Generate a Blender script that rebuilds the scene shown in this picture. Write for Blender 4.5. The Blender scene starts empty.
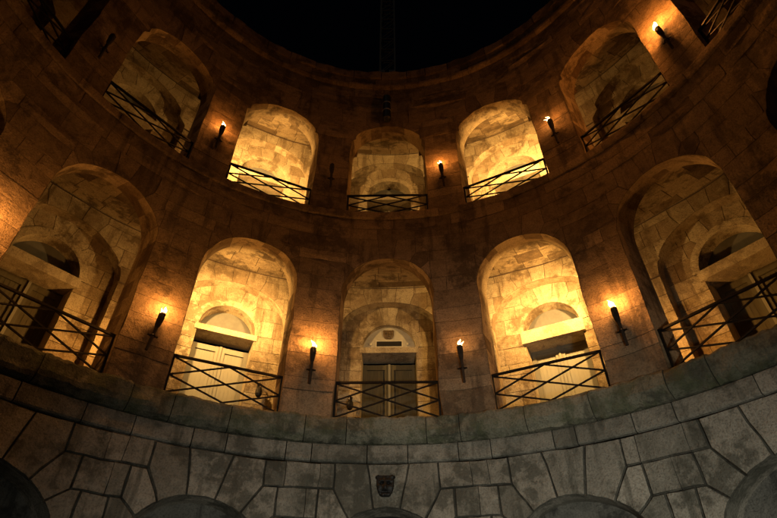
import bpy, math, random
from math import sin, cos, pi, sqrt, asin, atan2, radians
from mathutils import Vector, Matrix, noise

random.seed(11)
SC = bpy.context.scene
COL = SC.collection

# ------------------------------------------------------------------ sizes
R = 7.2            # radius of the round court
DA = 0.459         # angle between bays
HALF = DA * R / 2  # half a bay on the wall face
T = 0.7            # thickness of the front wall
RB = 9.5           # face of the gallery back wall
HB = DA * RB / 2
NB = 4             # bays each side of the middle one
SILL1, SILL2 = 6.03, 11.97
W1, W2 = 1.118, 1.152
TOP = 19.38


# ------------------------------------------------------------------ helpers
class MB:
    """collects faces (with a per-face stone tint) and links them as one mesh"""
    def __init__(self):
        self.v, self.f, self.t = [], [], []

    def face(self, pts, tint=0.5):
        i = len(self.v)
        self.v += [tuple(p) for p in pts]
        self.f.append(tuple(range(i, i + len(pts))))
        self.t.append(tint)

    def box(self, x0, x1, y0, y1, z0, z1, tint=0.5, M=None):
        c = [Vector((x, y, z)) for z in (z0, z1) for y in (y0, y1) for x in (x0, x1)]
        if M:
            c = [M @ p for p in c]
        for q in ((0, 2, 3, 1), (4, 5, 7, 6), (0, 1, 5, 4), (2, 6, 7, 3), (0, 4, 6, 2), (1, 3, 7, 5)):
            self.face([c[i] for i in q], tint)

    def bar(self, a, b, w, h=None, tint=0.5, up=Vector((0, 1, 0))):
        a, b = Vector(a), Vector(b)
        h = h or w
        d = (b - a).normalized()
        if abs(d.dot(up)) > 0.95:
            up = Vector((1, 0, 0))
        s = d.cross(up).normalized() * w / 2
        u = s.cross(d).normalized() * h / 2
        r = [[p + s + u, p - s + u, p - s - u, p + s - u] for p in (a, b)]
        for i in range(4):
            j = (i + 1) % 4
            self.face([r[0][i], r[0][j], r[1][j], r[1][i]], tint)
        self.face(r[0][::-1], tint)
        self.face(r[1], tint)

    def tube(self, path, radii, n=10, tint=0.5, wob=0.0):
        rings = []
        for i, p in enumerate(path):
            p = Vector(p)
            d = (Vector(path[min(i + 1, len(path) - 1)]) - Vector(path[max(i - 1, 0)])).normalized()
            up = Vector((0, 0, 1)) if abs(d.z) < 0.9 else Vector((1, 0, 0))
            s = d.cross(up).normalized()
            u = s.cross(d)
            rr = radii[i] if isinstance(radii, (list, tuple)) else radii
            rings.append([p + (s * cos(2 * pi * k / n) + u * sin(2 * pi * k / n)) * rr *
                          (1 + wob * random.uniform(-1, 1)) for k in range(n)])
        for i in range(len(rings) - 1):
            for k in range(n):
                j = (k + 1) % n
                self.face([rings[i][k], rings[i][j], rings[i + 1][j], rings[i + 1][k]], tint)
        self.face(rings[0][::-1], tint)
        self.face(rings[-1], tint)

    def build(self, name, mat, parent=None, merge=False, smooth=False):
        me = bpy.data.meshes.new(name)
        me.from_pydata(self.v, [], self.f)
        at = me.attributes.new('tint', 'FLOAT', 'FACE')
        at.data.foreach_set('value', self.t)
        me.materials.append(mat)
        if merge or smooth:
            import bmesh
            bm = bmesh.new()
            bm.from_mesh(me)
            bmesh.ops.remove_doubles(bm, verts=bm.verts, dist=1e-4)
            bmesh.ops.recalc_face_normals(bm, faces=bm.faces)
            bm.to_mesh(me)
            bm.free()
        if smooth:
            for p in me.polygons:
                p.use_smooth = True
        me.update()
        o = bpy.data.objects.new(name, me)
        COL.objects.link(o)
        if parent:
            o.parent = parent
        return o


def tag(o, label=None, cat=None, group=None, kind=None):
    for k, v in (('label', label), ('category', cat), ('group', group), ('kind', kind)):
        if v:
            o[k] = v
    return o


def empty(name, loc=(0, 0, 0), rz=0):
    o = bpy.data.objects.new(name, None)
    o.empty_display_size = 0.1
    o.location = loc
    o.rotation_euler = (0, 0, rz)
    COL.objects.link(o)
    return o


def copy_tree(o, parent=None):
    c = o.copy()
    COL.objects.link(c)
    if parent:
        c.parent = parent
    for ch in list(o.children):
        copy_tree(ch, c)
    return c


def cyl(s, z, r, r0):
    a = s / r0
    return Vector((r * sin(a), r * cos(a), z))


def worn(s, z, r, r0, k=1.0):
    """wall point with the unevenness of old masonry: wandering joints, nibbled edges, uneven faces"""
    a = s / r0
    x, y = 7.2 * sin(a), 7.2 * cos(a)
    p = Vector((x, y, z))
    w1 = noise.noise_vector(p * 1.1 + Vector((3, 9, 1)))
    w2 = noise.noise_vector(p * 4.3)
    w3 = noise.noise_vector(p * 11)
    return cyl(s + k * (.045 * w1.x + .016 * w2.x + .007 * w3.x), z + k * (.035 * w1.y + .014 * w2.y + .007 * w3.y),
               r + k * (.022 * w1.z + .010 * w2.z), r0)


def bayp(b, X, Y, z):
    """point in the frame of bay b: X along the wall, Y out from the court's axis"""
    a = b * DA
    return Vector((X * cos(a) + Y * sin(a), -X * sin(a) + Y * cos(a), z))


# ------------------------------------------------------------------ materials
def new_mat(name):
    m = bpy.data.materials.new(name)
    m.use_nodes = True
    nt = m.node_tree
    return m, nt, nt.nodes['Principled BSDF']


def mth(nt, op, a, b=None, clamp=False):
    n = nt.nodes.new('ShaderNodeMath')
    n.operation = op
    n.use_clamp = clamp
    for i, x in enumerate((a, b)):
        if x is None:
            continue
        if isinstance(x, (int, float)):
            n.inputs[i].default_value = x
        else:
            nt.links.new(x, n.inputs[i])
    return n.outputs[0]


def mixc(nt, f, a, b, mode='MIX'):
    n = nt.nodes.new('ShaderNodeMix')
    n.data_type = 'RGBA'
    n.blend_type = mode
    for i, x in ((0, f), (6, a), (7, b)):
        if isinstance(x, (int, float)):
            n.inputs[i].default_value = x
        elif isinstance(x, tuple):
            n.inputs[i].default_value = (*x, 1)
        else:
            nt.links.new(x, n.inputs[i])
    return n.outputs[2]


def noise_n(nt, vec, scale, detail=4, rough=0.6):
    n = nt.nodes.new('ShaderNodeTexNoise')
    n.inputs['Scale'].default_value = scale
    n.inputs['Detail'].default_value = detail
    n.inputs['Roughness'].default_value = rough
    nt.links.new(vec, n.inputs['Vector'])
    return n.outputs[0]


def ramp(nt, f, p0, p1, v0=0.0, v1=1.0):
    n = nt.nodes.new('ShaderNodeMapRange')
    n.interpolation_type = 'SMOOTHSTEP'
    nt.links.new(f, n.inputs[0])
    for i, x in enumerate((p0, p1, v0, v1)):
        n.inputs[i + 1].default_value = x
    return n.outputs[0]


def stone(name, light, dark, stain, stain_amt=0.6, contrast=1.0, bump=0.5, moss=None, rough=0.9, jt=.9):
    m, nt, bs = new_mat(name)
    tc = nt.nodes.new('ShaderNodeTexCoord').outputs['Object']
    at = nt.nodes.new('ShaderNodeAttribute')
    at.attribute_name = 'tint'
    tint = at.outputs['Fac']
    n1 = noise_n(nt, tc, 0.9, 5, 0.65)
    n2 = noise_n(nt, tc, 5.0, 6, 0.7)
    n3 = noise_n(nt, tc, 32.0, 5, 0.7)
    # vertical runs of water staining
    mp = nt.nodes.new('ShaderNodeMapping')
    mp.inputs['Scale'].default_value = (3.2, 3.2, 0.45)
    nt.links.new(tc, mp.inputs[0])
    n4 = noise_n(nt, mp.outputs[0], 1.0, 5, 0.6)
    t2 = mth(nt, 'ADD', mth(nt, 'MULTIPLY', mth(nt, 'SUBTRACT', tint, 0.5), contrast),
             mth(nt, 'MULTIPLY', mth(nt, 'SUBTRACT', n2, 0.5), 1.7))
    t2 = mth(nt, 'ADD', t2, 0.5, True)
    c = mixc(nt, t2, dark, light)
    joint = mth(nt, 'LESS_THAN', tint, -1.0)
    sm = mth(nt, 'MULTIPLY', ramp(nt, n1, 0.50, 0.60), ramp(nt, n2, 0.36, 0.52))
    c = mixc(nt, mth(nt, 'MULTIPLY', sm, stain_amt), c, stain)
    c = mixc(nt, mth(nt, 'MULTIPLY', ramp(nt, n4, 0.53, 0.66), stain_amt * 0.8), c, stain)
    if moss:
        c = mixc(nt, mth(nt, 'MULTIPLY', ramp(nt, noise_n(nt, tc, 2.3, 5, .7), 0.45, 0.62), 0.7), c, moss)
    c = mixc(nt, ramp(nt, n3, 0.34, 0.56, 0.5, 0.0), c, tuple(x * 0.35 for x in dark))
    c = mixc(nt, mth(nt, 'MULTIPLY', joint, ramp(nt, n2, .3, .62, jt, jt * .35)), c, tuple(x * .22 for x in dark))
    nt.links.new(c, bs.inputs['Base Color'])
    bs.inputs['Roughness'].default_value = rough
    bs.inputs['Specular IOR Level'].default_value = 0.2
    vo = nt.nodes.new('ShaderNodeTexVoronoi')
    vo.inputs['Scale'].default_value = 26
    nt.links.new(tc, vo.inputs['Vector'])
    pits = ramp(nt, vo.outputs['Distance'], 0.0, 0.35)
    pits = mth(nt, 'MAXIMUM', pits, ramp(nt, noise_n(nt, tc, 3.1, 3), 0.42, 0.55))
    h = mth(nt, 'ADD', mth(nt, 'MULTIPLY', n2, 1.3), mth(nt, 'MULTIPLY', n3, 0.5))
    h = mth(nt, 'ADD', h, mth(nt, 'MULTIPLY', pits, 0.18))
    bu = nt.nodes.new('ShaderNodeBump')
    bu.inputs['Strength'].default_value = bump
    bu.inputs['Distance'].default_value = 0.05
    nt.links.new(h, bu.inputs['Height'])
    nt.links.new(bu.outputs[0], bs.inputs['Normal'])
    return m


def plain(name, col, rough=0.6, metal=0.0, var=0.25, scale=14, bump=0.15, streak=False):
    m, nt, bs = new_mat(name)
    tc = nt.nodes.new('ShaderNodeTexCoord').outputs['Object']
    if streak:
        mp = nt.nodes.new('ShaderNodeMapping')
        mp.inputs['Scale'].default_value = (1, 1, 0.08)
        nt.links.new(tc, mp.inputs[0])
        tc = mp.outputs[0]
    n = noise_n(nt, tc, scale, 5, 0.65)
    c = mixc(nt, ramp(nt, n, 0.3, 0.7), tuple(x * (1 - var) for x in col), tuple(min(1, x * (1 + var)) for x in col))
    nt.links.new(c, bs.inputs['Base Color'])
    bs.inputs['Roughness'].default_value = rough
    bs.inputs['Metallic'].default_value = metal
    bu = nt.nodes.new('ShaderNodeBump')
    bu.inputs['Strength'].default_value = bump
    bu.inputs['Distance'].default_value = 0.02
    nt.links.new(n, bu.inputs['Height'])
    nt.links.new(bu.outputs[0], bs.inputs['Normal'])
    return m


def emit(name, col, s):
    m, nt, bs = new_mat(name)
    nt.nodes.remove(bs)
    e = nt.nodes.new('ShaderNodeEmission')
    e.inputs[0].default_value = (*col, 1)
    e.inputs[1].default_value = s
    nt.links.new(e.outputs[0], nt.nodes['Material Output'].inputs[0])
    return m


M = {}
M['facade'] = stone('facade_stone', (.38, .278, .175), (.165, .117, .072), (.06, .044, .031), .72, 1.05, 1.0, jt=.55)
M['ground'] = stone('grey_stone', (.37, .35, .30), (.18, .175, .148), (.058, .06, .048), .74, 1.15, 1.0, jt=.95)
M['infill'] = stone('dark_infill', (.19, .185, .165), (.10, .10, .09), (.03, .03, .028), .9, .8, .8)
M['ledge'] = stone('mossy_stone', (.27, .26, .20), (.15, .15, .115), (.05, .052, .04), .8, 1.0, .9, moss=(.085, .10, .055))
M['gallery'] = stone('gallery_stone', (.56, .46, .30), (.28, .20, .115), (.15, .10, .052), .85, 1.1, .9, jt=.75)
M['vault'] = stone('vault_stone', (.50, .385, .235), (.185, .125, .07), (.10, .066, .036), .85, 1.2, .8, jt=.4)
M['lintel'] = stone('lintel_stone', (.54, .455, .31), (.36, .28, .18), (.2, .145, .085), .7, .5, .6)
M['pave'] = stone('paving_stone', (.055, .052, .047), (.035, .033, .03), (.02, .02, .018), .6, .8, .5)
M['iron'] = plain('dark_iron', (.022, .018, .015), .55, .6, .4, 30)
M['soot'] = plain('charred_wood', (.014, .010, .008), .85, 0, .5, 25, .5)
M['shaft'] = plain('torch_wood', (.022, .014, .009), .8, 0, .4, 25, .4)
M['wood'] = plain('painted_wood', (.21, .195, .15), .6, 0, .05, 30, .0, streak=True)
M['wood2'] = plain('shaded_olive_wood', (.085, .072, .042), .6, 0, .15, 30, .1, streak=True)  # olive door paint, darkened to stand in for shade in dim bays
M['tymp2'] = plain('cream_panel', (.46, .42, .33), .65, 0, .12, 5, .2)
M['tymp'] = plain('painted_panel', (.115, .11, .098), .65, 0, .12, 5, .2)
M['dkwood'] = plain('dark_wood', (.09, .08, .07), .7, 0, .3, 9, .3, streak=True)
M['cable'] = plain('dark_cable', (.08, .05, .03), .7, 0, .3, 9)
M['bronze'] = plain('bronze', (.14, .095, .05), .5, .3, .4, 30)
M['mask'] = plain('dark_cast_iron', (.008, .008, .008), .6, .3, .4, 30)
M['slot'] = plain('black_slot', (.012, .01, .008), .6, 0, .2, 10)
M['pale'] = plain('pale_paint', (.6, .55, .42), .6, 0, .12, 10)
M['black'] = plain('black_paint', (.008, .008, .009), .5, 0, .3, 20)
M['grey'] = plain('grey_metal', (.3, .3, .3), .5, .3, .2, 20)
M['mast'] = plain('mast_steel', (.10, .10, .08), .6, .4, .3, 20)
M['lens'] = emit('lamp_lens', (1, .62, .2), 12)
M['flame'] = emit('flame', (1.0, .62, .22), 14)
M['ember'] = emit('ember', (1.0, .45, .2), 3)
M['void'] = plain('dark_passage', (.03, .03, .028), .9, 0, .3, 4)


# ------------------------------------------------------------------ stone blocks
def inset(pts, g):
    """shrink a counter-clockwise outline; g is one distance or one per edge"""
    n = len(pts)
    gl = g if isinstance(g, list) else [g] * n
    ed = []
    for i in range(n):
        p, q = pts[i], pts[(i + 1) % n]
        l = max(1e-6, math.hypot(q[0] - p[0], q[1] - p[1]))
        ed.append(((q[0] - p[0]) / l, (q[1] - p[1]) / l))
    out = []
    for i in range(n):
        p = pts[i]
        (ax, az), (bx, bz) = ed[i - 1], ed[i]
        g0, g1 = gl[i - 1], gl[i]
        n0, n1 = (-az, ax), (-bz, bx)
        cr = n0[0] * n1[1] - n0[1] * n1[0]
        if abs(cr) < .35:
            gg = (g0 + g1) / 2
            mx, mz = n0[0] + n1[0], n0[1] + n1[1]
            k = max(.5, 1 + n0[0] * n1[0] + n0[1] * n1[1])
            out.append((p[0] + mx * gg / k, p[1] + mz * gg / k))
        else:
            out.append((p[0] + (g0 * n1[1] - g1 * n0[1]) / cr, p[1] + (n0[0] * g1 - n1[0] * g0) / cr))
    return out


def densify(pts, gl, step=0.3):
    out, og = [], []
    n = len(pts)
    for i in range(n):
        a, b = pts[i], pts[(i + 1) % n]
        out.append(a)
        og.append(gl[i])
        k = int(math.hypot(b[0] - a[0], b[1] - a[1]) / step)
        for j in range(1, k + 1):
            t = j / (k + 1)
            out.append((a[0] + (b[0] - a[0]) * t, a[1] + (b[1] - a[1]) * t))
            og.append(gl[i])
    return out, og


def emit_block(mb, pts, fmap, g, dep, tint, off=0.0):
    """pts counter-clockwise (s, z); fmap(s, z, d) -> point, d into the wall"""
    gl = g if isinstance(g, list) else [g] * len(pts)
    pts, gl = densify(pts, gl)
    q = inset(pts, gl)
    q = [(a + random.uniform(-.25, .25) * k, b + random.uniform(-.25, .25) * k) for (a, b), k in zip(q, gl)]
    F = [fmap(a, b, off) for a, b in q]
    B = [fmap(a, b, min(dep, .004 + k * 1.5)) for (a, b), k in zip(pts, gl)]
    mb.face(F, tint)
    n = len(pts)
    for i in range(n):
        j = (i + 1) % n
        mb.face([B[i], B[j], F[j], F[i]], -2.0)


def ell(aw, rise, zs, ph):
    return (aw * sin(ph), zs + rise * cos(ph))


def wedges(aw, rise, zs, levels, phis, xend, xmax):
    """voussoirs of one arch: list of (points, number of points on the intrados)"""
    ph = [radians(p) for p in phis]
    e = []
    for p, L in zip(ph, levels):
        a = ell(aw, rise, zs, p)
        d = (sin(p) / aw, cos(p) / rise)
        k = (L - a[1]) / d[1]
        e.append((min(a[0] + d[0] * k, xmax), L))
    out = []
    n = 7
    ks = [ell(aw, rise, zs, -ph[0] + 2 * ph[0] * i / (n - 1)) for i in range(n)]
    out.append((ks + [e[0], (-e[0][0], e[0][1])], n))
    m = len(ph)
    for k in range(m):
        p1 = ph[k + 1] if k + 1 < m else pi / 2
        arc = [ell(aw, rise, zs, ph[k] + (p1 - ph[k]) * i / (n - 1)) for i in range(n)]
        if k + 1 < m:
            x1, z1 = e[k + 1]
            poly = arc + [e[k + 1]]
            if x1 > e[k][0] + .03:
                poly.append((x1, e[k][1]))
            poly.append(e[k])
        else:
            poly = arc + [(xend, zs), (xend, e[k][1]), e[k]]
        out.append((poly, n))
        mir = [(-x, z) for x, z in poly]
        mir = mir[:n][::-1] + mir[n:][::-1]
        out.append((mir, n))
    return out, [p[0] for p in e] + [xend]


def strip(s0, s1, z0, z1, wid, jit=.42):
    L = s1 - s0
    n = max(1, round(L / wid))
    cuts = [s0] + [s0 + L * (i + random.uniform(-jit, jit)) / n for i in range(1, n)] + [s1]
    return [[(cuts[i], z0), (cuts[i + 1], z0), (cuts[i + 1], z1), (cuts[i], z1)] for i in range(n)]


def tnt():
    return min(1, max(0, random.gauss(.5, .22)))


def tnt2():
    return min(1, max(0, random.choice((.12, .75, .85, .6)) + random.gauss(0, .1)))


def back_pt(s, z, rb):
    """front-wall point carried straight back through the wall to radius rb"""
    b = round(s / (DA * R))
    sl = s - b * DA * R
    X = R * sin(sl / R)
    aw = 1.16
    if abs(X) <= aw:
        return bayp(b, X, sqrt(rb * rb - X * X), z)
    a0 = asin(aw / rb)
    t = (abs(sl) - aw) / (HALF - aw)
    a = b * DA + math.copysign(a0 + (DA / 2 - a0) * t, sl)
    return Vector((rb * sin(a), rb * cos(a), z))


BAYS = range(-NB, NB + 1)
PIERS = [b + .5 for b in range(-NB - 1, NB + 1)]


def arcade(name, mat, parent, zbot, ztop, aw, rise, zs, levels, phis, xend, lower, upper, g, dep, wid, depthT, rb, flare=0.0,
           soffit_mat=None, joff=.006, vari=tnt):
    """one storey of the round wall with an arch in every bay"""
    mb = MB()
    sos = {b: MB() for b in BAYS}
    fm = lambda s, z, d: worn(s, z, R + d, R)

    def put(p, tint, na=0, gl=None):
        emit_block(mb, p, fm, gl or g * random.uniform(.8, 1.3), dep, tint, random.uniform(-joff, joff))
        if depthT and rb:
            mb.face([back_pt(s, z + (flare * (z - zs) / rise if i < na else 0), rb) for i, (s, z) in enumerate(p)][::-1], tint)
    W, xs = wedges(aw, rise, zs, levels, phis, xend, HALF - .06)
    for b in BAYS:
        so = sos[b]
        c = b * DA * R
        for poly, n in W:
            t = vari()
            put([(x + c, z) for x, z in poly], t, n)
            # underside of the arch, two stones deep
            mid = random.uniform(.4, .6)
            for r0, r1 in ((0, mid), (mid, 1)):
                tt = tnt2()
                for i in range(n - 1):
                    q = []
                    for (x, z), r in ((poly[i], r0), (poly[i + 1], r0), (poly[i + 1], r1), (poly[i], r1)):
                        A = worn(x + c, z, R + min(dep, .004 + g * 1.5), R)
                        X = R * sin(x / R)
                        Bk = bayp(b, X, (sqrt(rb * rb - X * X) if rb else R * cos(x / R) + depthT), z + flare * (z - zs) / rise)
                        q.append(A.lerp(Bk, r))
                    so.face(q, tt)
        # jambs
        for sg in (-1, 1):
            zz = lower
            for z0, z1 in zip(zz[:-1], zz[1:]):
                mid = random.choice((.35, .65, 1))
                for r0, r1 in ((0, mid), (mid, 1)):
                    if r1 - r0 < .01:
                        continue
                    tt = tnt2()
                    X = R * sin(aw / R)
                    A0, A1 = worn(sg * aw + c, z0, R + .008, R), worn(sg * aw + c, z1, R + .008, R)
                    yb = sqrt(rb * rb - X * X) if rb else R * cos(aw / R) + depthT
                    B0, B1 = bayp(b, sg * X, yb, z0), bayp(b, sg * X, yb, z1)
                    so.face([A0.lerp(B0, r0), A0.lerp(B0, r1), A1.lerp(B1, r1), A1.lerp(B1, r0)], tt)
    for p in PIERS:
        c = p * DA * R
        # pier courses under the springing
        for z0, z1 in zip(lower[:-1], lower[1:]):
            h = HALF - aw
            for q in strip(-h, h, z0, z1, random.choice((.55, .7, 1.1)) if wid < .9 else wid):
                put([(s + c, z) for s, z in q], vari())
        # courses beside the voussoirs
        zz = list(levels) + [zs]
        for k in range(len(zz) - 1):
            h = HALF - xs[k + 1]
            if h > .05:
                S = strip(-h, h, zz[k + 1], zz[k], wid)
                for i, q in enumerate(S):
                    # only the outer joints of a run are wide
                    gl = [g, g if i == len(S) - 1 else .006, g, g if i == 0 else .006]
                    put([(s + c, z) for s, z in q], vari(), 0, gl)
    # full courses above
    if upper:
        L = DA * R * (2 * NB + 2)
        for z0, z1 in zip(upper[:-1], upper[1:]):
            for q in strip(-L / 2, L / 2, z0, z1, wid * 1.15):
                put(q, vari())
    o = mb.build(name, mat, parent)
    for b in BAYS:
        sos[b].build('arch_soffit', soffit_mat or mat, o)
    return o, None


def lin(a, b, n, j=0.0):
    return [a] + [a + (b - a) * (i + random.uniform(-j, j)) / n for i in range(1, n)] + [b]


fort = tag(empty('round_fort'), 'round stone fort courtyard wall with two tiers of arched galleries above a grey ground floor',
           'fort')

# ground floor: rusticated grey stone, wide V joints
gw, gs = arcade('ground_floor_wall', M['ground'], fort, 0, 5.1, 1.3, 1.3, 3.0, [5.1, 4.62, 4.1, 3.58], [10.8, 31.7, 48.9, 68],
                1.55, lin(0, 3.0, 6), None, .022, .05, .5, .55, None, soffit_mat=M['ground'])
gw['label'] = 'grey rusticated ground floor wall with wide joints'
# lower and upper gallery fronts
lw, ls = arcade('gallery_wall', M['facade'], fort, SILL1, 11.72, W1, 1.13, 9.2, [10.97, 10.44, 10.12, 9.6], [8, 31, 49, 70],
                1.45, lin(SILL1 - .03, 9.2, 7, .3), lin(10.97, 11.70, 2), (.006), .008, .95, T, R + T, .3, soffit_mat=M['vault'])
uw, us = arcade('gallery_wall', M['facade'], fort, SILL2, 18.2, W2, 1.15, 14.88, [16.8, 16.12, 15.8, 15.25], [10, 29, 51, 70],
                1.45, lin(SILL2 - .03, 14.88, 6, .3), lin(16.8, 18.15, 3, .2), (.006), .008, .95, T, R + T, .3, soffit_mat=M['vault'])


def ring_courses(name, mat, prof, wid, g, parent, gap=.006, jit=.3, erode=0.0, label=None):
    """a moulded course: profile (radius, z) list swept round the court, cut into stones"""
    mb = MB()
    L = DA * R * (2 * NB + 2)
    n = round(L / wid)
    cuts = [-L / 2 + L * (i + (random.uniform(-jit, jit) if 0 < i < n else 0)) / n for i in range(n + 1)]
    for i in range(n):
        s0, s1 = cuts[i] + gap, cuts[i + 1] - gap
        t = tnt()
        off = random.uniform(-.008, .008) * (1 + 20 * erode)
        k = max(2, int((s1 - s0) / (.07 if erode > .03 else .12)))
        grid = []
        for j in range(k + 1):
            s = s0 + (s1 - s0) * j / k
            row = []
            for m_, (r, z) in enumerate(prof):
                e1 = erode * noise.noise(Vector((s * 2.1, z * 3, r * 9))) if 0 < m_ < len(prof) - 1 else 0
                e2 = erode * (.5 * noise.noise(Vector((s * 5.1 + 7, z * 5, r * 9))) + .45 * noise.noise(Vector((s * 14, z * 9, r * 9)))) if 0 < m_ < len(prof) - 1 else 0
                row.append(cyl(s, z + e2, r + off + e1, R))
            grid.append(row)
        for j in range(k):
            for m_ in range(len(prof) - 1):
                mb.face([grid[j][m_], grid[j + 1][m_], grid[j + 1][m_ + 1], grid[j][m_ + 1]], t)
        mb.face(grid[0], t)
        mb.face(grid[-1][::-1], t)
    o = mb.build(name, mat, parent)
    if label:
        o['label'] = label
    return o


# band course over the ground floor, then the projecting mossy ledge
ring_courses('band_course', M['ground'], [(R + .1, 5.13), (R + .03, 5.135), (R + .005, 5.16), (R, 5.2), (R, 5.42), (R + .01, 5.46), (R + .1, 5.47)],
             .85, .01, fort, .009)
ring_courses('ledge', M['ledge'], [(R + .2, 5.50), (R + .02, 5.505), (R - .06, 5.55), (R - .115, 5.61), (R - .145, 5.70), (R - .15, 5.8), (R - .15, 5.93),
                                   (R - .13, 5.975), (R - .07, 6.0), (R, 6.01), (R + .3, 6.02), (R + .75, 6.02)], 1.15, .01, fort, .007, .3, .06,
             'greenish mossy stone ledge under the lower gallery')
# string course under the upper gallery
ring_courses('string_course', M['facade'], [(R + .15, 11.705), (R - .02, 11.71), (R - .05, 11.74), (R - .055, 11.80), (R - .055, 11.92), (R - .04, 11.96),
                                            (R + .1, 11.965), (R + .75, 11.965)], 1.2, .01, fort, .005, .3, .02)
# cornice and parapet
ring_courses('cornice', M['facade'], [(R + .1, 18.16), (R, 18.17), (R - .05, 18.2), (R - .1, 18.27), (R - .11, 18.36), (R - .03, 18.42), (R, 18.43)],
             .8, .01, fort, .005, .3, .02)
ring_courses('parapet', M['facade'], [(R + .02, 18.43), (R, 18.45), (R, 18.84), (R + .01, 18.86), (R + .05, 18.865)], .8, .01, fort, .006, .3, .012)
ring_courses('parapet_coping', M['facade'], [(R + .02, 18.87), (R - .03, 18.875), (R - .045, 18.92), (R - .04, 19.28), (R, 19.36), (R + .3, 19.38), (R + .9, 19.36), (R + .9, 18.5)],
             1.0, .01, fort, .01, .35, .05)


# ------------------------------------------------------------------ galleries
def gallery(z0, zs_open, crown, zline, zsn, wn, rn, zty, rty, aw_t, zlb, wt, lev_n, seed):
    """floor, sloping vault, back wall with a niche in every bay, inner wall with doorways"""
    random.seed(seed)
    A = DA * (NB + .5)
    # floor
    mb = MB()
    n = 60
    for i in range(n):
        a0, a1 = -A + 2 * A * i / n, -A + 2 * A * (i + 1) / n
        q = lambda r, a, z: (r * sin(a), r * cos(a), z)
        mb.face([q(R + .02, a0, z0), q(R + .02, a1, z0), q(RB + 1.2, a1, z0), q(RB + 1.2, a0, z0)], tnt())
    mb.build('gallery_floor', M['gallery'], fort)
    # vault
    mb = MB()
    rows = 3
    n = (2 * NB + 1) * 6
    for k in range(rows):
        sh = random.uniform(0, .8)
        for i in range(-1, n):
            a0, a1 = -A + 2 * A * (i + sh) / n, -A + 2 * A * (i + 1 + sh) / n
            a0, a1 = max(-A, a0), min(A, a1)
            if a1 - a0 < .004:
                continue
            def P(s, v, d):
                rr = R + T + (RB + .25 - R - T) * v
                z = crown + .31 + (zline - crown - .31) * (rr - R - T) / (RB - R - T) + .05 * sin(pi * min(1, v))
                return Vector((rr * sin(s), rr * cos(s), z + d))
            e = .0012
            emit_block(mb, [(a0, k / rows), (a1, k / rows), (a1, (k + 1) / rows), (a0, (k + 1) / rows)],
                       P, e, .01, tnt2(), random.uniform(-.004, .004))
    mb.build('gallery_vault', M['vault'], fort)
    # back wall, r = RB, with the wide niche
    mb = MB()
    sos = {b: MB() for b in BAYS}
    fm = lambda s, z, d: worn(s, z, RB + d, RB, .6)
    W, xs = wedges(wn, rn, zsn, lev_n, [7, 24, 44, 66], wn + .34, HB - .1)
    low = lin(z0, zsn, 7, .15)
    ZR = .30
    YR = lambda X: sqrt(RB * RB - X * X) + ZR
    for b in BAYS:
        so = sos[b]
        c = b * DA * RB
        for poly, nn in W:
            emit_block(mb, [(x + c, z) for x, z in poly], fm, .007, .014, tnt(), random.uniform(-.004, .004))
            tt = tnt()
            for i in range(nn - 1):
                (x0, za), (x1, zb) = poly[i], poly[i + 1]
                X0, X1 = RB * sin(x0 / RB), RB * sin(x1 / RB)
                so.face([worn(x0 + c, za, RB + .01, RB, .6), worn(x1 + c, zb, RB + .01, RB, .6), bayp(b, X1, YR(X1) + .05, zb), bayp(b, X0, YR(X0) + .05, za)], tt)
        X = RB * sin(wn / RB)
        for sg in (-1, 1):
            for za, zb in zip(low[:-1], low[1:]):
                so.face([worn(sg * wn + c, za, RB + .01, RB, .6), worn(sg * wn + c, zb, RB + .01, RB, .6), bayp(b, sg * X, YR(X) + .05, zb), bayp(b, sg * X, YR(X) + .05, za)], tnt())
    for p in PIERS:
        c = p * DA * RB
        for za, zb in zip(low[:-1], low[1:]):
            h = HB - wn
            for q in strip(-h, h, za, zb, .7):
                emit_block(mb, [(s + c, z) for s, z in q], fm, .007, .014, tnt(), random.uniform(-.004, .004))
        zz = list(lev_n) + [zsn]
        for k in range(len(zz) - 1):
            h = HB - xs[k + 1]
            for q in strip(-h, h, zz[k + 1], zz[k], .7):
                emit_block(mb, [(s + c, z) for s, z in q], fm, .007, .014, tnt(), random.uniform(-.004, .004))
    o = mb.build('gallery_back_wall', M['gallery'], fort)
    for b in BAYS:
        sos[b].build('niche_soffit', M['gallery'], o)
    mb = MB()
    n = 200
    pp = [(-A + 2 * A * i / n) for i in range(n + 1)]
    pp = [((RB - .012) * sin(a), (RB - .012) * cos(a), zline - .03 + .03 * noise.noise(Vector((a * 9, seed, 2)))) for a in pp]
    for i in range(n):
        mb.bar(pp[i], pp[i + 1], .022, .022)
    mb.build('crease_line', M['cable'], o)  # dark strip drawn in along the crease between vault and back wall
    # thin line at the springing of the niches
    mb = MB()
    n = 260
    path = []
    for i in range(n + 1):
        a = -A + 2 * A * i / n
        w_ = .018 * noise.noise(Vector((a * 40, seed, 0)))
        path.append((RB * sin(a) * .998, RB * cos(a) * .998, zsn + .02 + w_))
    for i in range(n):
        b = round((-A + 2 * A * (i + .5) / n) / DA)
        ang = abs((-A + 2 * A * (i + .5) / n) - b * DA)
        if ang * RB > wn + .01:
            mb.bar(path[i], path[i + 1], .022, .022)
        elif mb.f:
            mb.build('cable', M['cable'], o)
            mb = MB()
    if mb.f:
        mb.build('cable', M['cable'], o)
    # inner wall inside the niches with the doorway
    mb = MB()
    arcs, jms = {b: MB() for b in BAYS}, {b: [] for b in BAYS}
    ring_w = .17
    W, xs = wedges(aw_t + ring_w, rty + ring_w, zty, [zsn + rn + .1, zsn + rn * .62, zsn + rn * .2 + .1], [12, 36, 60], aw_t + ring_w + .3, wn + .1)
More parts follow.
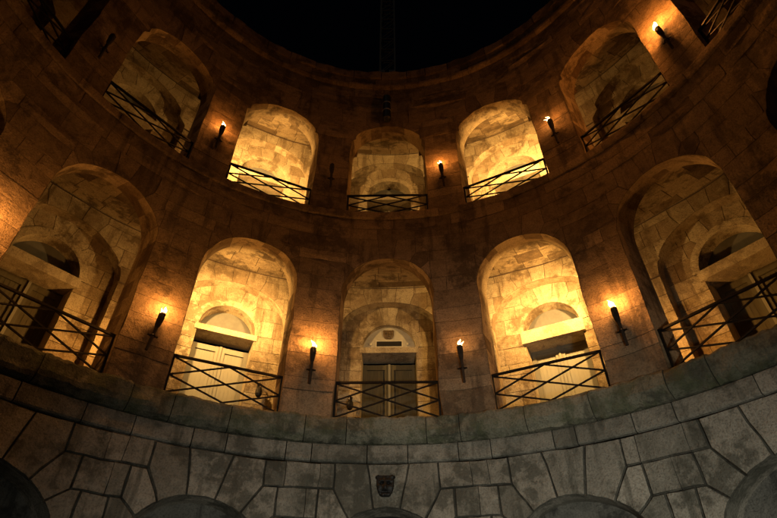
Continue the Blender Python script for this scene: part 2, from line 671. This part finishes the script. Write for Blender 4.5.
    for b in BAYS:
        arch = arcs[b]
        fb = lambda s, z, d: bayp(b, s, YR(s) + d, z)
        for poly, nn in W:
            emit_block(mb, poly, fb, .007, .014, tnt(), random.uniform(-.004, .004))
        zz = [zsn + rn + .1, zsn + rn * .62, zsn + rn * .2 + .1, zty]
        for k in range(len(zz) - 1):
            for sg in (-1, 1):
                s0, s1 = xs[k + 1], wn + .12
                if s1 - s0 < .05:
                    continue
                for q in strip(s0, s1, zz[k + 1], zz[k], .55):
                    q = q if sg > 0 else [(-s, z) for s, z in q][::-1]
                    emit_block(mb, q, fb, .007, .014, tnt(), random.uniform(-.004, .004))
        lo = lin(z0, zty, 8, .2)
        for za, zb in zip(lo[:-1], lo[1:]):
            for sg in (-1, 1):
                for q in strip(wt, wn + .12, za, zb, random.choice((.4, .85))):
                    q = q if sg > 0 else [(-s, z) for s, z in q][::-1]
                    emit_block(mb, q, fb, .007, .014, tnt(), random.uniform(-.004, .004))
        # archivolt round the tympanum, a touch proud
        nn = 24
        for i in range(nn):
            p0, p1 = -pi / 2 + pi * i / nn, -pi / 2 + pi * (i + 1) / nn
            tt = .75
            def ap(k, p, d):
                k = k + .015 if k else k
                x, z = ell(aw_t + k, rty + k, zty, p)
                return bayp(b, x, YR(x) + d, z)
            arch.face([ap(0, p0, -.02), ap(0, p1, -.014), ap(ring_w, p1, -.014), ap(ring_w, p0, -.006)], tt)
            arch.face([ap(0, p0, -.014), ap(0, p1, -.014), ap(0, p1, .4), ap(0, p0, .4)], tt)
            arch.face([ap(ring_w, p0, -.014), ap(ring_w, p1, -.014), ap(ring_w, p1, .02), ap(ring_w, p0, .02)], tt)
        for sg in (-1, 1):
            jm = MB()
            for za, zb in zip(lo[:-1], lo[1:]):
                jm.face([bayp(b, sg * wt, YR(wt) + .005, za), bayp(b, sg * wt, YR(wt) + .55, za), bayp(b, sg * wt, YR(wt) + .55, zb), bayp(b, sg * wt, YR(wt) + .005, zb)], tnt())
            jms[b].append(jm)
    o2 = mb.build('inner_wall', M['gallery'], fort)
    for b in BAYS:
        arcs[b].build('archivolt', M['gallery'], o2)
        for jm in jms[b]:
            jm.build('door_jamb', M['lintel'], o2)
    # lintels, tympana and doors, one of each per bay in sight
    for b in range(-3, 4):
        mid = b == 0 and z0 < 8
        y0 = YR(0)
        mb = MB()
        def lb(x0, x1, ya, yb, za, zb, t=.6):
            c = [bayp(b, x, y, z) for z in (za, zb) for y in (ya, yb) for x in (x0, x1)]
            for q in ((0, 2, 3, 1), (4, 5, 7, 6), (0, 1, 5, 4), (2, 6, 7, 3), (0, 4, 6, 2), (1, 3, 7, 5)):
                mb.face([c[i] for i in q], t)
        pr = {0: -.01, 1: .07, -1: .0}.get(b, .05)
        yc = YR(wt) - .01
        lb(-wt - .07, wt + .07, yc - pr - .03, y0 + .56, zlb + {1: -.08, -1: .13, 0: .12}.get(b, .04), zty - .004)
        mb.build('lintel', M['lintel'], fort)
        mb = MB()
        rcs = .12 if mid else .38
        pts = [ell(aw_t - .002, rty - .002, zty, -pi / 2 + pi * i / 24) for i in range(25)]
        mb.face([bayp(b, x, y0 + rcs, z) for x, z in pts])
        mb.face([bayp(b, x, y0 + rcs + .06, z) for x, z in pts][::-1])
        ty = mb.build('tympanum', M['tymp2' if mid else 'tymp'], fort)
        if mid:
            ty['label'] = 'pale arched panel with a lion mask and a dark slot'
            tympanum_dress(ty, b, y0 + .12, zty)
        dr = empty('double_door')
        dr.parent = fort
        for sg in (-1, 1):
            mb = MB()
            x0, x1 = sorted((sg * .012, sg * (wt - .004)))
            zt = zlb - .004
            yd = y0 + .45
            lb(x0, x1, yd, yd + .06, z0 + .01, zt)
            # raised frame of each leaf and its middle rails
            fr = .11
            lb(x0, x0 + fr, yd - .04, yd - .001, z0 + .01, zt)
            lb(x1 - fr, x1, yd - .04, yd - .001, z0 + .01, zt)
            for za in (z0 + .01, z0 + 1.25, zt - .16):
                lb(x0 + fr, x1 - fr, yd - .04, yd - .001, za, za + .15)
            for i in range(1, 5):
                xx = x0 + fr + (x1 - x0 - 2 * fr) * i / 5
                lb(xx - .006, xx + .006, yd - .006, yd - .001, z0 + .16, zt - .17)
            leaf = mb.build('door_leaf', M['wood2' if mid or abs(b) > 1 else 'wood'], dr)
        mb = MB()
        lb(-.03, .03, y0 + .37, y0 + .393, z0 + .01, zlb - .01)
        mb.build('cover_strip', M['wood'], dr)
        mb = MB()
        for sg in (-1, 1):
            ringp = [bayp(b, sg * .1 + .05 * cos(2 * pi * i / 12), y0 + .37, z0 + 1.0 + .05 * sin(2 * pi * i / 12)) for i in range(13)]
            mb.tube(ringp, .011, 6)
        mb.build('ring_handle', M['iron'], dr)
        if mid:
            mb = MB()
            lb(-.32, .2, y0 + .30, y0 + .37, z0 + .62, z0 + .68)
            mb.build('door_bar', M['iron'], dr)


def relief(b, cx, cz, y, wid, hei, thick, fn, mat, parent, name, n=40):
    """a carved head in relief: height field over its own outline, with a closed rim"""
    mb = MB()
    H = {}
    for i in range(n + 1):
        for j in range(n + 1):
            u, v = -1 + 2 * i / n, -1 + 2 * j / n
            H[i, j] = fn(u, v)
    P = lambda i, j, h: bayp(b, cx + wid * (-1 + 2 * i / n), y - h * thick, cz + hei * (-1 + 2 * j / n))
    for i in range(n):
        for j in range(n):
            hs = [H[i, j], H[i + 1, j], H[i + 1, j + 1], H[i, j + 1]]
            if max(hs) <= 0:
                continue
            mb.face([P(i, j, max(0, hs[0])), P(i + 1, j, max(0, hs[1])), P(i + 1, j + 1, max(0, hs[2])), P(i, j + 1, max(0, hs[3]))])
    return mb.build(name, mat, parent, merge=True, smooth=True)


def lionhead(u, v):
    g = lambda x, y, sx, sy: math.exp(-((u - x) / sx) ** 2 - ((v - y) / sy) ** 2)
    w_ = .78 - .35 * max(0, -v) ** 1.3
    inside = 1 - (abs(u) / w_) ** 4 - (abs(v + .02) / .88) ** 6
    ears = max(g(.62, .72, .2, .2), g(-.62, .72, .2, .2))
    h = max(min(1, inside * 2.2), (ears - .35) * 1.4)
    if h <= 0:
        return 0
    f = .42 + .35 * g(0, -.25, .28, .35) + .22 * g(0, .2, .14, .4) + .22 * max(g(.3, .38, .22, .12), g(-.3, .38, .22, .12))
    f -= .38 * max(g(.3, .18, .14, .1), g(-.3, .18, .14, .1))
    f -= .42 * g(0, -.52, .3, .09)
    f += .18 * max(g(.5, -.1, .2, .25), g(-.5, -.1, .2, .25)) + .12 * g(0, -.72, .2, .14)
    f += .06 * sin(16 * atan2(v, u)) * min(1, (u * u + v * v))
    return max(.02, min(1, h * 3) * f)


def tympanum_dress(ty, b, y, zt):
    relief(b, -.02, zt + .51, y + .004, .2, .17, .09, lionhead, M['bronze'], ty, 'lion_mask')
    mb = MB()
    x0, x1, z0, z1 = -.36, .36, zt + .11, zt + .28
    def bx(x0, x1, z0, z1, d):
        c = [bayp(b, x, yy, z) for z in (z0, z1) for yy in (y - d, y + .002) for x in (x0, x1)]
        for q in ((0, 2, 3, 1), (4, 5, 7, 6), (0, 1, 5, 4), (2, 6, 7, 3), (0, 4, 6, 2), (1, 3, 7, 5)):
            mb.face([c[i] for i in q])
    f = .028
    bx(x0 - f, x1 + f, z1, z1 + f, .03); bx(x0 - f, x1 + f, z0 - f, z0, .03)
    bx(x0 - f, x0, z0, z1, .03); bx(x1, x1 + f, z0, z1, .03)
    mb.build('slot_frame', M['pale'], ty)
    mb = MB()
    bx(x0, x1, z0, z1, .01)
    mb.build('slot', M['slot'], ty)
    for sg in (-1, 1):
        mb = MB()
        bx(sg * .53 - .035, sg * .53 + .035, z0 + .05, z0 + .12, .025)
        mb.build('stud', M['pale'], ty)


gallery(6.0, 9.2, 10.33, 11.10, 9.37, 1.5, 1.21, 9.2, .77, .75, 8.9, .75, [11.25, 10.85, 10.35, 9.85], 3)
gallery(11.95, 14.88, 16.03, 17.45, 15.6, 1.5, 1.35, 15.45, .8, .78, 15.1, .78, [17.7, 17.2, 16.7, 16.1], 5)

# ------------------------------------------------------------------ ground floor arches: infill, keystone mask
random.seed(21)
for b in range(-NB, NB + 1):
    mb = MB()
    d = 2.6 if b == 0 else .5
    def gp(x, z):
        return bayp(b, x, R * cos(x / R) + d, z)
    if b == 0:
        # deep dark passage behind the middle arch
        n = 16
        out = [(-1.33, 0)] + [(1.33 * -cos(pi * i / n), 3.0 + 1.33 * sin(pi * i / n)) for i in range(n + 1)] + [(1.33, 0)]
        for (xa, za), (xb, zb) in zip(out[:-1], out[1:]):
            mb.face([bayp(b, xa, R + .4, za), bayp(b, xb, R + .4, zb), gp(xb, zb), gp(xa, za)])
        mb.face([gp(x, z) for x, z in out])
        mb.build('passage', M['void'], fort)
        continue
    fb = lambda s, z, dd: bayp(b, s, R * cos(s / R) + d + dd, z)
    emit_block(mb, [(-1.34, 2.98), (1.34, 2.98), (1.34, 4.36), (-1.34, 4.36)], fb, .004, .008, .4)
    for q in strip(-1.34, 1.34, 2.4, 2.98, .7) + strip(-1.34, 1.34, 1.2, 2.4, .7) + strip(-1.34, 1.34, 0, 1.2, .7):
        emit_block(mb, q, fb, .006, .012, tnt())
    mb.build('arch_infill', M['infill'], fort)


def shieldhead(u, v):
    h = lionhead(u * .95, v)
    horn = math.exp(-((abs(u) - .75) / .2) ** 2 - ((v - .72) / .16) ** 2)
    return max(h, (horn - .3) * .8)


mk = relief(0, -.03, 4.69, R + .004, .20, .22, .14, shieldhead, M['mask'], gw, 'keystone_mask')
mk['label'] = 'dark carved mask on the middle keystone'

# ------------------------------------------------------------------ courtyard ground
mb = MB()
random.seed(31)
for i in range(-14, 15):
    for j in range(-16, 15):
        x, y = i * 1.05 + random.uniform(-.02, .02), j * .8
        if x * x + y * y < 62 or (y < 0 and abs(x) < 7.8):
            mb.box(x - .515, x + .515, y - .39, y + .39, -.2, random.uniform(-.006, .004), tnt())
mb.face([(-40, -40, -.03), (40, -40, -.03), (40, 40, -.03), (-40, 40, -.03)], .3)
tag(mb.build('courtyard_ground', M['pave']), kind='structure')


# ------------------------------------------------------------------ railings
def make_railing(w, h, name, lab):
    root = tag(empty(name), lab, 'railing', 'iron railings across the gallery arches')
    w -= .02
    for sg in (-1, 1):
        mb = MB()
        mb.box(sg * w - .022, sg * w + .022, -.022, .022, -.02, h)
        mb.box(sg * w - .055, sg * w + .055, -.05, .05, -.03, .012)
        mb.build('post', M['iron'], root)
    mb = MB()
    mb.box(-w - .05, w + .05, -.026, .026, h - .005, h + .036)
    mb.build('top_rail', M['iron'], root)
    lo, mid = .03, h * .5
    k = .028
    for a, c, dy in (((-w, h), (w, lo), .012), ((-w, lo), (w, h), -.012)):
        mb = MB()
        mb.bar((a[0], dy, a[1]), (c[0], dy, c[1]), k, k)
        mb.build('cross_bar', M['iron'], root)
    for a, c, dy in (((-w, mid), (0, h), .0), ((0, h), (w, mid), .0), ((-w, mid), (0, lo), 0.), ((0, lo), (w, mid), 0.)):
        mb = MB()
        mb.bar((a[0], dy, a[1]), (c[0], dy, c[1]), k, k)
        mb.build('diagonal_bar', M['iron'], root)
    return root


RLAB = {
    (1, 0): 'black iron railing in front of the double door under the lion mask',
    (1, -1): 'black iron railing in the glowing lower arch left of the lion mask door',
    (1, 1): 'black iron railing in the glowing lower arch right of the lion mask door',
    (1, -2): 'black iron railing in the dim lower arch left of the glowing lower left arch',
    (1, 2): 'black iron railing in the dim lower arch right of the glowing lower right arch',
    (2, 0): 'black iron railing in the dim upper arch under the tall black wall fixture',
    (2, -1): 'black iron railing in the glowing upper arch between a lit torch and the unlit torch',
    (2, 1): 'black iron railing in the glowing upper arch between two small lit torches',
    (2, -2): 'dark iron railing in the dim upper arch beside the dead torch with one ember',
    (2, 2): 'dark iron railing in the dim upper arch beside the tall flamed torch',
    (2, -3): 'dark iron railing in the unlit upper arch beyond the dead torch with one ember',
    (2, 3): 'dark iron railing in the unlit upper arch beyond the tall flamed torch',
}
protos = {1: make_railing(W1, .80, 'iron_railing', RLAB[1, 0]), 2: make_railing(W2, .74, 'iron_railing', RLAB[2, 0])}
for (lv, b), lab in RLAB.items():
    o = protos[lv] if b == 0 else copy_tree(protos[lv])
    a = b * DA
    rr = R + .03
    o.location = (rr * sin(a), rr * cos(a), SILL1 - .01 if lv == 1 else SILL2 - .005)
    o.rotation_euler = (0, 0, -a)
    o['label'] = lab


# ------------------------------------------------------------------ torches
def point_light(name, parent, loc, power, col, rad=.05):
    l = bpy.data.lights.new(name, 'POINT')
    l.energy = power
    l.color = col
    l.shadow_soft_size = rad
    o = bpy.data.objects.new(name, l)
    o.location = loc
    o.parent = parent
    COL.objects.link(o)
    return o


def make_torch(flame, power, lab, col=(1, .39, .08), fs=1.0):
    root = tag(empty('torch'), lab, 'torch', 'torches on the piers between the arches')
    # local frame: +y towards the wall, the foot of the torch at the origin
    lean = -.13
    mb = MB()
    mb.tube([(0, 0, 0), (0, lean * .25, .22), (0, lean * .6, .5)], [.030, .033, .036], 10, wob=.06)
    mb.build('shaft', M['shaft'], root)
    mb = MB()
    mb.tube([(0, lean * .58, .48), (0, lean * .66, .54), (0, lean * .82, .66), (0, lean, .78), (0, lean * 1.03, .81)], [.036, .052, .066, .064, .045], 12, wob=.1)
    mb.build('torch_head', M['soot'], root)
    mb = MB()
    mb.bar((-.10, -.045, .30), (.10, -.045, .30), .022, .03)
    mb.bar((0, .16, .30), (0, -.06, .30), .03, .03)
    mb.tube([(.05 * cos(2 * pi * i / 12), lean * .35 + .05 * sin(2 * pi * i / 12), .30) for i in range(13)], .012, 6)
    mb.build('bracket', M['iron'], root)
    if flame == 'lit':
        mb = MB()
        path, rad = [], []
        sw, ph0, sd = random.uniform(-.035, .035), random.uniform(0, 6), random.choice((-1, 1))
        for i in range(11):
            t = i / 10
            path.append((sw * t * t * 2 + .014 * sin(7 * t + ph0), lean * 1.03 - .02 * t, .80 + .16 * fs * t))
            rad.append(.003 + .036 * fs * (sin(pi * min(1, t * .9 + .13)) ** 1.3) * (1 - .35 * t))
        mb.tube(path, rad, 12, wob=.05)
        mb.tube([(p[0] + sd * (.035 + .03 * i / 10), p[1], p[2] - .02 - .004 * i) for i, p in enumerate(path)], [r * .55 for r in rad], 10)
        mb.build('flame', M['flame'], root, merge=True, smooth=True)
        point_light('torch_light', root, (0, lean * 1.2 - .05, .99), power * 2.4, col)
    elif flame == 'ember':
        mb = MB()
        mb.tube([(0, lean, .79), (.005, lean, .83), (.01, lean, .86)], [.02, .028, .008], 8)
        mb.build('ember', M['ember'], root, merge=True, smooth=True)
    return root


TORCH = [
    (-2.5, 1, 'lit', 26, 'lit torch on the lower pier past the dim left arch, its glow on the wall', 1.0),
    (-1.5, 1, 'lit', 20, 'lit torch on the lower pier between the dim left arch and the bright left arch', 1.0),
    (-.5, 1, 'lit', 22, 'lit torch on the lower pier just left of the lion mask door', 1.0),
    (.5, 1, 'lit', 2.5, 'faintly glowing torch on the lower pier just right of the lion mask door', .9),
    (1.5, 1, 'lit', 22, 'lit torch on the lower pier between the bright right arch and the dim right arch', 1.25),
    (-2.5, 2, 'ember', 0, 'dead torch with one glowing ember on the upper pier between two dark arches', 1.0),
    (-1.5, 2, 'lit', 11, 'lit torch on the upper pier left of the bright left arch', .9),
    (-.5, 2, 'out', 0, 'unlit black torch on the upper pier left of the middle arch', 1.0),
    (.5, 2, 'lit', 11, 'lit torch on the upper pier right of the middle arch', .9),
    (1.5, 2, 'lit', 5, 'small flamed torch on the upper pier right of the bright right arch', .9),
    (2.5, 2, 'lit', 60, 'tall flamed torch on the upper pier with the strongest orange glow, between two dark arches', 1.5),
]
random.seed(41)
for p, lv, fl, pw, lab, fs in TORCH:
    o = make_torch(fl, pw * (1.15 if lv == 1 and pw > 5 else 1.1), lab, (1, .39, .08) if lv == 1 else (1, .33, .055), fs)
    a = p * DA
    rr = R - .10
    o.location = (rr * sin(a), rr * cos(a), 6.66 if lv == 1 else 12.76)
    o.rotation_euler = (random.uniform(-.06, .03), random.uniform(-.09, .09), -a)
    if lv == 2:
        o.scale = (1.05, 1.05, 1.05)


# ------------------------------------------------------------------ lamps inside the lit bays
def make_floodlight(lab):
    root = tag(empty('floodlight'), lab, 'floodlight', 'floodlights hidden behind the piers')
    mb = MB()
    mb.box(-.08, .08, .0, .07, -.06, .06)
    mb.build('housing', M['black'], root)
    mb = MB()
    mb.box(-.065, .065, -.012, -.002, -.045, .045)
    mb.build('lens', M['lens'], root)
    mb = MB()
    mb.bar((-.09, .03, 0), (-.09, .03, .12), .012); mb.bar((.09, .03, 0), (.09, .03, .12), .012)
    mb.bar((-.09, .03, .12), (.09, .03, .12), .012)
    mb.build('yoke', M['iron'], root)
    return root


WARM = (1.0, .555, .16)
AMBER = (1.0, .46, .10)
FLOODS = []
for lv, b, pw, nm in ((1, -1, 138, 'glowing lower left'), (1, 1, 150, 'glowing lower right'), (2, -1, 130, 'glowing upper left'), (2, 1, 145, 'glowing upper right')):
    for sg in (-1, 1):
        z = 9.5 if lv == 1 else 14.8
        FLOODS.append((b, sg * 1.30, z, -sg * .25, z - .05 if lv == 1 else z + .75, pw * ((.6 if lv == 1 else .45) if sg * b < 0 else (1.25 if lv == 1 else 1.35)), WARM, 128,
                       'small floodlight behind the %s pier of the %s arch' % ('left' if sg < 0 else 'right', nm)))
for lv, b, pw, nm in ((1, -2, 34, 'dim lower left'), (1, 2, 34, 'dim lower right'), (2, -2, 15, 'dim upper left'), (2, 2, 17, 'dim upper right')):
    z = 7.55 if lv == 1 else 13.6
    sg = -1 if b > 0 else 1
    FLOODS.append((b, sg * 1.95, z, sg * .3, z + .25, pw, AMBER, 140, 'small amber floodlight low behind the inner pier of the %s arch' % nm))
for b, X, z, tx, tz, pw, colr, spr, lab in FLOODS:
    o = make_floodlight(lab)
    o.location = bayp(b, X, R + T + .22, z)
    d = (bayp(b, tx, RB + .15, tz) - o.location).normalized()
    o.rotation_euler = d.to_track_quat('-Y', 'Z').to_euler()
    l = bpy.data.lights.new('flood_lamp', 'AREA')
    l.shape = 'RECTANGLE'
    l.size, l.size_y = .13, .09
    l.energy = pw
    l.spread = radians(spr)
    l.color = colr
    lo = bpy.data.objects.new('flood_lamp', l)
    COL.objects.link(lo)
    lo.parent = o
    lo.location = (0, -.02, 0)
    lo.rotation_euler = (radians(-90), 0, 0)

# ------------------------------------------------------------------ small things
def make_lantern(lab):
    root = tag(empty('wall_lantern'), lab, 'lantern', 'unlit lanterns beside the doors')
    mb = MB()
    mb.tube([(0, .12, .14), (0, .02, .17), (0, -.07, .15), (0, -.09, .10)], .014, 8)
    mb.box(-.03, .03, .10, .13, .05, .2)
    mb.build('bracket', M['iron'], root)
    mb = MB()
    mb.tube([(.055 * cos(2 * pi * i / 14), -.09, .07 + .05 * sin(2 * pi * i / 14)) for i in range(15)], .011, 6)
    mb.build('ring', M['iron'], root)
    mb = MB()
    mb.tube([(0, -.09, .02), (0, -.09, 0), (0, -.09, -.06), (0, -.09, -.16), (0, -.09, -.22), (0, -.09, -.25)], [.02, .06, .085, .09, .06, .02], 12)
    mb.build('body', M['iron'], root)
    return root


for b, x, z, lab in ((-1, 1.08, 7.62, 'small dark lantern hanging right of the door in the bright left bay'),
                     (0, -1.0, 7.5, 'small dark lantern hanging left of the door under the lion mask')):
    o = make_lantern(lab)
    o.location = bayp(b, x, sqrt(RB * RB - x * x) + .30 - .12, z)
    o.rotation_euler = (0, 0, -b * DA)

# dark fixture above the top middle arch
root = tag(empty('wall_fixture', (-.02, R - .2, 16.1)), 'tall black fixture with two pale bands hung over the topmost middle arch', 'fixture')
mb = MB()
mb.tube([(0, 0, 0), (0, 0, .03), (0, 0, 1.25), (0, 0, 1.3)], [.1, .14, .14, .1], 14)
mb.build('body', M['black'], root)
for z in (.42, .84):
    mb = MB()
    mb.tube([(0, 0, z), (0, 0, z + .03)], .147, 14)
    mb.build('band', M['grey'], root)
mb = MB()
mb.bar((0, 0, 1.0), (0, .24, 1.0), .04)
mb.bar((0, 0, .3), (0, .24, .3), .04)
mb.build('bracket', M['iron'], root)

# lattice mast behind the parapet
root = tag(empty('lattice_mast', (-.05, 9.4, 18.6)), 'dark lattice mast rising into the black sky behind the parapet', 'mast')
hw, H = .33, 14.0
for sx in (-1, 1):
    for sy in (-1, 1):
        mb = MB()
        mb.bar((sx * hw, sy * hw, 0), (sx * hw, sy * hw, H), .07)
        mb.build('leg', M['mast'], root)
mb = MB()
for i in range(14):
    z = i * 1.0
    for sy in (-1, 1):
        mb.bar((-hw, sy * hw, z), (hw, sy * hw, z), .035)
        mb.bar((-hw, sy * hw, z), (hw, sy * hw, z + 1), .03)
        mb.bar((sy * hw, -hw, z), (sy * hw, hw, z), .035)
mb.build('lattice', M['mast'], root)
for x, side in ((-.22, 'left'), (.16, 'right')):
    root = tag(empty('parapet_lamp', (x, R + .1, 19.38)), 'small unlit floodlight on the parapet, %s of the two below the mast' % side, 'floodlight', 'unlit floodlights on the parapet')
    mb = MB()
    mb.box(-.09, .09, -.05, .06, .07, .24)
    mb.build('housing', M['grey'] if side == 'left' else M['pale'], root)
    mb = MB()
    mb.box(-.08, .08, -.06, -.05, .08, .23)
    mb.build('glass', M['black'], root)
    mb = MB()
    mb.box(-.04, .04, -.03, .03, -.02, .07)
    mb.build('foot', M['iron'], root)

# ------------------------------------------------------------------ night light
w = bpy.data.worlds.new('World')
SC.world = w
w.use_nodes = True
nt = w.node_tree
sky = nt.nodes.new('ShaderNodeTexSky')
sky.sky_type = 'NISHITA'
sky.sun_disc = False
sky.sun_elevation = radians(48)
sky.sun_rotation = radians(172)
nt.links.new(sky.outputs[0], nt.nodes['Background'].inputs[0])
nt.nodes['Background'].inputs[1].default_value = .00025

l = bpy.data.lights.new('moon', 'SUN')
l.energy = .02
l.angle = radians(.5)
l.color = (1, .93, .82)
o = bpy.data.objects.new('moon', l)
COL.objects.link(o)
o.rotation_euler = (radians(42), 0, radians(-8))

# work lamp standing in the court behind the camera, washing the ground floor
l = bpy.data.lights.new('court_lamp', 'SPOT')
l.energy = 2700
l.color = (1, .95, .78)
l.spot_size = radians(98)
l.spot_blend = 1.0
l.shadow_soft_size = .2
o = bpy.data.objects.new('court_lamp', l)
COL.objects.link(o)
o.location = (2.0, -4.2, .9)
d = Vector((2.2, 7.2, .1)) - Vector(o.location)
o.rotation_euler = d.to_track_quat('-Z', 'Y').to_euler()

# ------------------------------------------------------------------ camera
cam = bpy.data.cameras.new('camera')
cam.sensor_width = 36
cam.lens = 521.53 / 777 * 36
cam.clip_end = 300
co = bpy.data.objects.new('camera', cam)
COL.objects.link(co)
co.location = (.2185, -3.04, 1.6)
co.rotation_euler = (pi / 2 + .7038, 0, .0183)
SC.camera = co

SC.view_settings.view_transform = 'Standard'
SC.view_settings.look = 'None'
SC.view_settings.exposure = 0
SC.view_settings.gamma = 1
SC.cycles.use_denoising = True
SC.cycles.max_bounces = 8
SC.cycles.sample_clamp_indirect = 6
